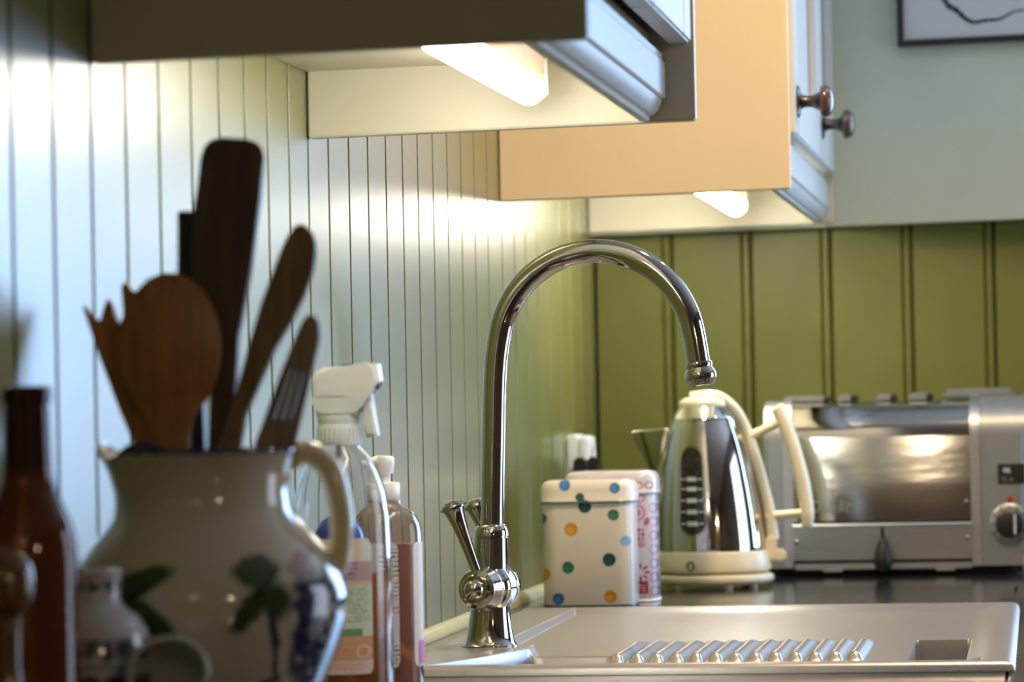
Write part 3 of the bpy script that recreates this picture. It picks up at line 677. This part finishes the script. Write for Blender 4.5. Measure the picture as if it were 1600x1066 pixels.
for k in range(11):
    a = -1.0+k*.52; c, s = math.cos(a), math.sin(a)
    bm = bx(.0195, .0245, -.0034, -.0028, -.0008, .0008)
    for v in bm.verts: x_, z_ = v.co.x, v.co.z; v.co = Vector((KX+x_*c-z_*s, KY+v.co.y, KZ+x_*s+z_*c))
    finish('dial_tick', bm, 'black', dial)
kn = finish('timer_knob', fl([(.0186, .002), (.0186, .010), (.0175, .014), (.0150, .0155), (.002, .0158)], KX, KY, KZ), 'black', ts, smooth=True)
finish('pointer_line', bx(KX+.0055, KX+.0075, KY-.0166, KY-.0155, KZ-.013, KZ+.013), 'white_ink', kn)
finish('indicator_dot', fl([(.0042, 0), (.0038, .0015), (.001, .002)], KX+.001, KY, KZ+.032), 'red', ts, smooth=True)
lab = finish('rating_plate', bx(.3065, .3405, KY-.0012, KY+.001, .1155, .1415), 'black', ts)
for s, sz, x, z, mt in (('46', .0105, .3125, .1300, 'white_ink'), ('75 A', .0085, .3100, .1185, 'grey_ink')):
    bm = text_mesh(s, sz)
    for v in bm.verts: v.co += Vector((x, KY-.0016, z))
    finish('plate_lettering', bm, mt, lab)
bm = text_mesh('Dualit', .0225, .30, .0016)
for v in bm.verts: v.co += Vector((.0600, -.0008, .0825))
finish('embossed_lettering', bm, 'brushed', ts)
# slot top: plate, guards and their dark ends
for x0, x1, h in ((-.012+.041, .085, .0085), (.100, .120, .0095), (.150, .172, .0095), (.193, .219, .0100)):
    g = finish('slot_guard', bx(x0, x1, .045, .150, .2240, .2255+h, bev=.003), 'cast', ts, smooth=True)
    finish('guard_end', bx(x1-.004, x1+.0035, .046, .149, .2245, .2250+h*.8, bev=.001), 'black', g)
finish('slot_guard', bx(.236, .330, .045, .150, .2240, .2400, bev=.006), 'cast', ts, smooth=True)
# ------------------------------------------------------------------ foreground: jug and its utensils
JX, JY = .0963, -2.93
jt = [(1.1018, .0585), (1.1000, .0568), (1.0900, .0530), (1.0769, .0515), (1.0690, .0530), (1.0624, .0558), (1.0544, .0632), (1.0473, .0694), (1.0371, .0770), (1.0268, .0842), (1.0155, .0874), (.9999, .0860), (.9805, .0800), (.9615, .0715),
      (.945, .0640), (.930, .0560), (.918, .0510), (.908, .0505), (.899, .0520), (.8963, .0505)]
outer = [(rr, z-ZC) for z, rr in jt][::-1]
inner = [(rr-.0042, z-ZC) for z, rr in jt if z > .904]
prof = outer+[(inner[0][0]+.0021, inner[0][1]+.0014)]+inner
def rim_wave(a):
    off = abs((a-PI*1.0+PI) % (2*PI)-PI)
    return .0060*math.exp(-((off-1.06)/.30)**2)-.0045*math.exp(-((off-.58)/.22)**2)+.0060*math.exp(-(off/.26)**2)
bm = bmesh.new(); lathe(bm, prof, seg=96)
for v in bm.verts:
    a = math.atan2(v.co.y, v.co.x); up_ = sst(.155, .207, v.co.z); spout_ = max(0, math.cos(a-PI*1.02))**8
    v.co.z += up_*rim_wave(a)
    v.co.x += -up_*spout_*.008
lf = (.035, .075, .012); lf2 = (.015, .035, .008); nb = (.020, .025, .075)
jp = []
def P_(px, pz): return px-JX, pz-ZC
for col, x, z, a, b, rot in ((lf, .0768, 1.0282, .0185, .0075, -.35), (lf, .066, 1.024, .009, .008, .2), (lf, .0773, 1.0066, .0195, .0082, .62), (lf2, .0700, 1.019, .013, .003, -.5), (lf2, .072, 1.008, .012, .0028, .6), (lf, .092, .996, .006, .004, .9),
                             (lf, .1414, 1.032, .0125, .0095, .1), (lf, .1402, 1.0114, .0190, .0062, -.95), (lf, .1535, 1.0132, .0075, .0115, .1), (lf2, .147, 1.024, .003, .012, .5)):
    x_, z_ = P_(x, z); jp.append((col, 'ell', x_, z_, a, b, rot))
x_, z_ = P_(.1725, .9931); jp.append((nb, 'mottle', x_, z_, .0125, .037, .06)); jp.append((nb, 'mottle', x_+.002, z_+.003, .0095, .030, .3))
for x, z, a, b, rot in ((.1510, .9972, .0026, .012, -.06), (.1500, .978, .0014, .016, .05), (.1440, .9655, .0075, .0016, -.5)):
    x_, z_ = P_(x, z); jp.append(((.05, .055, .085), 'ell', x_, z_, a, b, rot))
x_, z_ = P_(.1622, 1.0372); jp.append(((.40, .26, .20), 'ell', x_, z_, .005, .007, .3))
x_, z_ = P_(.0590, 1.024); jp.append(((.22, .08, .05), 'ell', x_, z_, .004, .006, .3))
jp.append(((.06, .08, .20), 'box', 0, .2085, .2, .0022, 0))
jm = paint('glazed_cream_earthenware_with_vine', (.62, .56, .42), jp, rough=.12, soft=.22, wob=.006, wobscale=110, coat=.5)
jg = thing('ceramic_jug', 'cream glazed jug painted with green leaves and dark berries, holding wooden utensils', 'jug', (JX, JY, ZC+.0003))
finish('jug_body', bm, jm, jg, smooth=True)
rp = []
for k in range(97):
    a = 2*PI*k/96; sp_ = max(0, math.cos(a-PI*1.02))**8
    rp.append((.0572*math.cos(a)-sp_*.008, .0572*math.sin(a), .2069+rim_wave(a)))
finish('rim_line', tb(rp, .0017, seg=8, caps=False), pm('dark_blue_glaze', (.05, .06, .13), .12, var=.1, coat=.5), jg, smooth=True)['label'] = 'dark blue glazed rim line'
hp = smooth_path([(.050, .012, .2010), (.058, .013, .2050), (.067, .014, .2035), (.0765, .015, .1930), (.0815, .015, .174), (.0825, .015, .154), (.0790, .014, .136), (.066, .011, .122)], 6)
finish('handle', tb(hp, [.0075]*len(hp), seg=20, flat=1.3), pm('lit_cream_earthenware', (.84, .73, .44), .14, var=.02, coat=.5), jg, smooth=True)  # lamplight on the handle is put into its lighter, yellower cream
def utensil(name, label, outline, y0, th, mat, pname='blade', bend=0.0, bev=.0022, group='utensils in the jug', split=None, hmat=None):
    zs = [z for _, z in outline]; zb = min(zs)
    base = Vector((sum(x for x, z in outline if z < zb+.01)/max(1, sum(1 for x, z in outline if z < zb+.01)), y0, zb))
    t = thing(name, label, 'utensil', tuple(base), group)
    bm = bmesh.new(); prism(bm, [(x-base.x, z-base.z) for x, z in outline], -th/2, th/2, bev)
    for v in bm.verts: v.co.y += bend*v.co.z*(v.co.z)
    finish(pname, bm, mat, t, smooth=True, angle=50)
    return t, base
spat = [(0.1044, 1.2947), (0.1108, 1.296), (0.1268, 1.2944), (0.1328, 1.2919), (0.1359, 1.2883), (0.137, 1.2831), (0.1341, 1.2569), (0.1285, 1.2175), (0.1217, 1.1957), (0.1193, 1.1741), (0.1172, 1.1444), (0.1100, 1.1038), (0.105, 1.02), (0.1030, .945), (0.0940, .945),
        (0.0955, 1.02), (0.0990, 1.104), (0.1012, 1.1447), (0.0992, 1.1683), (0.0929, 1.1959), (0.091, 1.2235), (0.0932, 1.2549), (0.0974, 1.2843), (0.0999, 1.2909)]
utensil('wooden_spatula', 'tallest dark wooden spatula with a broad flat blade, in the jug', spat, JY+.004, .007, 'dwood')
blk = [(0.0791, 1.2509), (0.0807, 1.2521), (0.0895, 1.2518), (0.0911, 1.2506), (0.0913, 1.2156), (0.094, 1.1041), (0.0985, .950), (0.0915, .950), (0.0832, 1.1042), (0.0784, 1.212)]
utensil('black_handled_tool', 'tool with a square black handle behind the dark spatula in the jug', blk, JY+.020, .010, 'black', 'handle', bev=.001)
frk = [(0.0192, 1.1945), (0.0212, 1.1945), (0.0302, 1.1816), (0.0337, 1.1965), (0.0358, 1.1988), (0.0382, 1.1952), (0.0415, 1.1794), (0.0461, 1.1872), (0.044, 1.2061), (0.0469, 1.2096), (0.0504, 1.204), (0.054, 1.2), (0.0585, 1.2026), (0.0606, 1.2109), (0.0634, 1.2108),
       (0.0688, 1.1965), (0.0740, 1.161), (0.0729, 1.1374), (0.0690, 1.1046), (0.0800, .945), (0.0730, .945), (0.0530, 1.1048), (0.0414, 1.1302), (0.0299, 1.1619), (0.0234, 1.1818)]
utensil('wooden_fork', 'brown wooden pasta fork with stubby prongs at the left of the jug', frk, JY+.0125, .006, 'wood', 'fork_head')
# round wooden spoon
t = thing('wooden_spoon', 'large round brown wooden spoon facing front in the jug', 'utensil', (.0870, JY-.012, .950), 'utensils in the jug')
bm = bmesh.new(); cxs, czs = .0783-.0870, 1.1685-.950
R_ = 40; grid = []
for i in range(13):
    f = i/12; ring = []
    for k in range(R_):
        a = 2*PI*k/R_; ring.append((cxs+.0312*f*math.cos(a)+.0, -.0075*(1-f*f)**1.0+.0035, czs+.0447*f*math.sin(a)*(1.0 if math.sin(a) > 0 else 1.05)))
    grid.append(ring)
front = [[bm.verts.new(p) for p in ring] for ring in grid[1:]]
back = [[bm.verts.new((x, y+.0045, z)) for x, y, z in ring] for ring in grid[1:]]
for G in (front, back):
    bm.faces.new(G[0])
    for a, b in zip(G, G[1:]):
        for k in range(R_): bm.faces.new((a[k], a[(k+1) % R_], b[(k+1) % R_], b[k]))
for k in range(R_): bm.faces.new((front[-1][k], front[-1][(k+1) % R_], back[-1][(k+1) % R_], back[-1][k]))
finish('spoon_bowl', bm, 'wood', t, smooth=True, angle=60)
finish('spoon_handle', tb(smooth_path([(cxs, .003, czs-.030), (cxs-.0005, .004, czs-.046), (cxs+.0005, .005, czs-.066), (-.003, .006, .10), (0, .007, 0)], 6), [.0200]*1+[.0195, .0185, .0175, .0165, .0155, .0145, .0135, .0130, .0125, .0120, .0115, .0110]+[.0085]*6+[.007]*6, seg=18, flat=.30), 'wood', t, smooth=True)
dsp = [(0.1613, 1.2409), (0.1652, 1.2396), (0.1691, 1.2348), (0.171, 1.2289), (0.1709, 1.2215), (0.1691, 1.2118), (0.1632, 1.1966), (0.1546, 1.1808), (0.1447, 1.1654), (0.1347, 1.144), (0.1256, 1.1246), (0.1190, 1.1037), (0.1010, .950), (0.0950, .950), (0.1070, 1.1039),
       (0.1169, 1.1307), (0.1241, 1.1521), (0.1305, 1.1735), (0.1364, 1.1918), (0.1423, 1.2065), (0.1498, 1.2248), (0.154, 1.2337), (0.1577, 1.2391)]
utensil('wooden_spoon', 'narrow dark wooden spoon leaning right in the jug', dsp, JY-.010, .008, 'owood', 'spoon_blade')
# slotted turner: four tines between a tip bar and a heel
t = thing('slotted_turner', 'greyish slotted wooden turner at the right of the jug', 'utensil', (.1105, JY-.002, .950), 'utensils in the jug')
bm = bmesh.new()
def quad_strip(p):
    prism(bm, [(x-.1105, z-.950) for x, z in p], -.003, .003, .0008)
def turner_pt(s, v):
    """s across 0..1, v along 0 (heel) .. 1 (tip)"""
    L0, L1 = Vector((.1265, 1.1004)), Vector((.1570, 1.1775)); R0, R1 = Vector((.1535, 1.1040)), Vector((.1704, 1.1690))
    a = L0.lerp(L1, v); b = R0.lerp(R1, v); p = a.lerp(b, s); return (p.x, p.y)
for s0, s1 in ((0, .25), (.30, .48), (.53, .71), (.76, 1.0)): quad_strip([turner_pt(s0, .28), turner_pt(s1, .28), turner_pt(s1, .70), turner_pt(s0, .70)])
quad_strip([turner_pt(0, .70), turner_pt(1, .70), (.1707, 1.1707), (.1705, 1.1804), (.1678, 1.1848), (.1642, 1.1857), (.1600, 1.1815)])
quad_strip([turner_pt(0, 0), turner_pt(1, 0), turner_pt(1, .28), turner_pt(0, .28)])
finish('slotted_blade', bm, 'gwood', t)
bm = bmesh.new(); prism(bm, [(x-.1105, z-.950) for x, z in ((.1265, 1.1004), (.1535, 1.1040), (.1440, 1.090), (.1150, .950), (.1060, .950), (.1200, 1.07))], -.003, .003, .001)
finish('handle', bm, 'gwood', t)
# ------------------------------------------------------------------ foreground: amber bottle, turned stopper bottle, blue-and-white jar
t = thing('amber_bottle', 'tall amber glass bottle with a dark neck at the left edge', 'bottle', (.0398, -3.13, ZC+.0003))
finish('bottle_body', lt([(.024, 0), (.0272, .003), (.0278, .010), (.0278, .148), (.0270, .160), (.0240, .172), (.0190, .183), (.0150, .193), (.0133, .205)], seg=56), 'amber', t, smooth=True)
finish('neck_foil', lt([(.0140, .196), (.0136, .206), (.0130, .232), (.0128, .238), (.0142, .2385), (.0142, .2470), (.0128, .2480), (.001, .2482)], seg=48), 'ambercap', t, smooth=True)
t = thing('small_stoppered_bottle', 'small brown bottle with a round glossy stopper in front of the amber bottle', 'bottle', (.0455, -3.20, ZC+.0068))
finish('bottle_body', lt([(.015, -.0065), (.017, -.003), (.017, .050), (.0145, .062), (.0092, .075), (.0078, .090), (.0080, .112), (.0090, .1165)], seg=40), pm('brown_glaze', (.16, .075, .03), .15, var=.2, coat=.4), t, smooth=True)
finish('stopper', lt([(.0070, .1165), (.0100, .1180), (.0142, .1235), (.0158, .1320), (.0158, .1360), (.0146, .1435), (.0115, .1490), (.006, .1525), (.001, .1532)], seg=40), pm('brown_glaze', (.15, .070, .02), .12, var=.25, coat=.5), t, smooth=True)
jar_l = []
navy = (.055, .065, .095)
for k in range(6): jar_l.append((navy, 'ell', -.020+k*.0085, .1315, .0032, .0035, 0))
for k in range(9): jar_l.append((navy, 'ell', -.035+k*.0085, .0945+.002*(k % 2), .0038, .0058, .2*(k % 3)))
for k in range(6): jar_l.append((navy, 'ell', -.034+k*.0135, .0755, .0062, .0060, 0))
jar_l.append((navy, 'box', 0, .1005, .1, .0006, 0)); jar_l.append((navy, 'box', 0, .0855, .1, .0007, 0))
jrm = paint('blue_and_white_glaze', (.56, .58, .57), jar_l, rough=.14, soft=.3, wob=.005, wobscale=150, coat=.5)
t = thing('spouted_pot', 'small blue and white glazed pot with a wide spout in front of the jug', 'pot', (.0548, -3.05, ZC+.0003))
finish('pot_body', lt([(.024, 0), (.028, .003), (.0335, .030), (.0345, .060), (.0342, .090), (.0325, .1055), (.0275, .1135), (.0205, .1185), (.0172, .1230), (.0172, .1310), (.0182, .1370), (.0188, .1395), (.0178, .1410), (.0158, .1400), (.0150, .134), (.0152, .12)], seg=56), jrm, t, smooth=True)
bm = bmesh.new()
tube(bm, smooth_path([(.024, -.002, .080), (.038, -.012, .082), (.048, -.024, .083), (.0535, -.036, .083)], 4), [.0125, .0135, .0145, .0155, .0165, .0175, .0183, .0190, .0195, .0200, .0205, .0210, .0213], seg=36, caps=False, flat=1.12)
sp = finish('spout', bm, pm('white_glaze', (.56, .57, .55), .14, var=.03, coat=.5), t, smooth=True)
md = sp.modifiers.new('solid', 'SOLIDIFY'); md.thickness = .0028; md.offset = -1
# ------------------------------------------------------------------ spray bottle, blue bottle, pump bottle
SX, SY = .0752, -2.36; o_ = ZC+.0003
t = thing('spray_bottle', 'clear trigger spray bottle with a white head beside the jug', 'bottle', (SX, SY, o_))
stab = [(0, .0350), (.003, .0375), (.010, .0385), (.107, .0385), (.140, .0378), (.150, .0372), (.1670, .0348), (.1835, .0292), (.1930, .0235), (.2000, .0170), (.2030, .0158), (.2090, .0155)]
shell = [(rr, z) for z, rr in stab]+[(rr-.0012, z) for z, rr in reversed(stab) if z > .002]
bm = bmesh.new(); lathe(bm, shell[:-1]+[(.033, .0022)], seg=64, cap0=True, cap1=True); finish('bottle_shell', bm, 'clear', t, smooth=True, angle=60)
finish('liquid', lt([(.0335, .0028), (.0362, .005), (.0370, .011), (.0370, .1060), (.0365, .1061)], seg=56), 'orange_liq', t, smooth=True)
finish('dip_tube', tb([(0, 0, .205), (.001, .001, .12), (.004, .003, .006)], .0026, seg=10), 'white_pl', t, smooth=True)
hd = [(0.056, 1.1487), (0.0587, 1.156), (0.0657, 1.1593), (0.0989, 1.1596), (0.1069, 1.1612), (0.1086, 1.1477), (0.1021, 1.1434), (0.0934, 1.1309), (0.0917, 1.1207), (0.059, 1.1213), (0.0597, 1.132)]
finish('spray_head', prism_y([(x-SX, z-o_) for x, z in hd], -.0125, .0125, .003), 'white_pl', t, smooth=True, angle=40)
finish('head_ridge', bx(-.0165, .0100, -.0132, .0132, .238, .2485, bev=.003), 'white_pl', t, smooth=True)
cr = lt([(.0164, .2030), (.0168, .2045), (.0168, .2180), (.0162, .2190), (.0162, .2205), (.0166, .2215), (.0160, .2260)], seg=48)
col = finish('collar', cr, 'white_pl', t, smooth=True)
for k in range(28):
    a = 2*PI*k/28; bm = bx(-.0006, .0006, -.0172, -.0160, .2055, .2165)
    bmesh.ops.rotate(bm, verts=bm.verts, cent=(0, 0, 0), matrix=Matrix.Rotation(a, 3, 'Z')); finish('grip_rib', bm, 'white_pl', col)
tr = [(0.0934, 1.1304), (0.0975, 1.1380), (0.1012, 1.1385), (0.1025, 1.1263), (0.1058, 1.1063), (0.0969, 1.105), (0.0958, 1.1167)]
finish('trigger', prism_y([(x-SX, z-o_) for x, z in tr], -.0085, .0085, .002), 'white_pl', t, smooth=True, angle=40)
# front label: printed bands
lm = paint('spray_label_print', (.90, .62, .46), [
    ((.92, .88, .84), 'box', .022, .124, .030, .012, 0), ((.95, .74, .58), 'box', .0015, .1245, .019, .010, 0), ((.62, .42, .50), 'box', .005, .1085, .030, .0075, 0), ((.10, .08, .30), 'lines', .002, .109, .016, .006, 0, 260),
    ((.84, .92, .78), 'box', .0, .0785, .040, .0195, 0), ((.25, .45, .28), 'lines', .0, .083, .026, .0140, 0, 420), ((.18, .45, .20), 'box', .012, .0625, .009, .0028, 0),
    ((.86, .42, .22), 'box', .0, .0505, .040, .0090, 0), ((.85, .60, .45), 'lines', .0, .0505, .020, .0075, 0, 380), ((.85, .75, .68), 'ring', .0215, .0480, .0052, .0052, 0),
    ((.96, .74, .68), 'box', .0, .0365, .040, .0052, 0), ((.88, .40, .35), 'lines', .0, .0365, .022, .0035, 0, 360)], rough=.35, soft=.02)
rfun = lambda z: interp(stab, z)
finish('front_label', patch(rfun, -.85, .80, .0310, .1330, nu=24, nv=16, rc=.004, eps=.0004), lm, t, smooth=True)
# blue bottle behind it
t = thing('blue_bottle', 'small blue domed bottle behind the clear spray bottle', 'bottle', (.0563, -2.268, o_))
finish('bottle_body', lt([(.020, 0), (.0225, .003), (.0230, .010), (.0230, .112), (.0222, .124), (.0195, .135), (.0145, .1430), (.0080, .1468), (.001, .1478)], seg=48), 'blue', t, smooth=True)
finish('body_label', patch(lambda z: .0230, -1.3, 1.3, .020, .104, nu=20, nv=4, rc=.004, eps=.0004), pm('white_label', (.72, .68, .66), .4, var=.04), t, smooth=True)
# pink hand-soap pump bottle
PX, PY = .0752, -2.16
t = thing('soap_pump_bottle', 'pink liquid soap bottle with a white pump, between spray bottle and tap', 'bottle', (PX, PY, o_))
ptab = [(0, .0260), (.003, .0284), (.008, .0290), (.128, .0290), (.136, .0280), (.1430, .0250), (.1480, .0200), (.1505, .0140), (.1540, .0125), (.1560, .0122)]
shell = [(rr, z) for z, rr in ptab]+[(rr-.001, z) for z, rr in reversed(ptab) if z > .002]
finish('bottle_shell', lt(shell[:-1]+[(.025, .002)], seg=60), 'tint', t, smooth=True, angle=60)
finish('liquid', lt([(.0245, .0026), (.0272, .0045), (.0278, .009), (.0278, .1205), (.0274, .1206)], seg=52), 'pink_liq', t, smooth=True)
finish('collar', lt([(.0112, .1545), (.0118, .1555), (.0118, .1690), (.0112, .1700), (.0045, .1705)], seg=40), 'white_pl', t, smooth=True)
finish('pump_stem', lt([(.0042, .1700), (.0042, .1765), (.0068, .1775), (.0075, .1830), (.0078, .1895), (.0066, .1915), (.001, .1918)], seg=28), 'white_pl', t, smooth=True)
finish('pump_nozzle', tb([(.0055, 0, .1865), (-.006, -.002, .1880), (-.0125, -.003, .1865)], [.0052, .0042, .0034], seg=14), 'white_pl', t, smooth=True)
plm = paint('soap_label_print', (.80, .76, .75), [((.12, .10, .10), 'lines', .012, .103, .009, .010, 0, 260), ((.25, .22, .22), 'lines', .012, .087, .009, .005, 0, 300), ((.72, .18, .28), 'lines', .012, .0665, .009, .0035, 0, 300), ((.55, .16, .22), 'lines', .012, .0785, .009, .0025, 0, 300),
    ((.14, .12, .12), 'lines', .012, .030, .009, .010, 0, 280), ((.2, .18, .18), 'lines', .012, .115, .009, .002, 0, 280)], rough=.4, soft=.02)
pf = lambda z: .0290
finish('front_label', patch(pf, -.75, .50, .0210, .1215, nu=30, nv=6, rc=.005, eps=.0004), plm, t, smooth=True)
sl = finish('side_label', patch(pf, .98, 2.2, .0210, .1215, nu=30, nv=6, rc=.005, eps=.0004), plm, t, smooth=True)
finish('label_corner', patch(pf, 1.20, 1.9, .0230, .0420, nu=10, nv=2, eps=.0007), pm('magenta_print', (.60, .18, .45), .4, var=.03), sl, smooth=True)
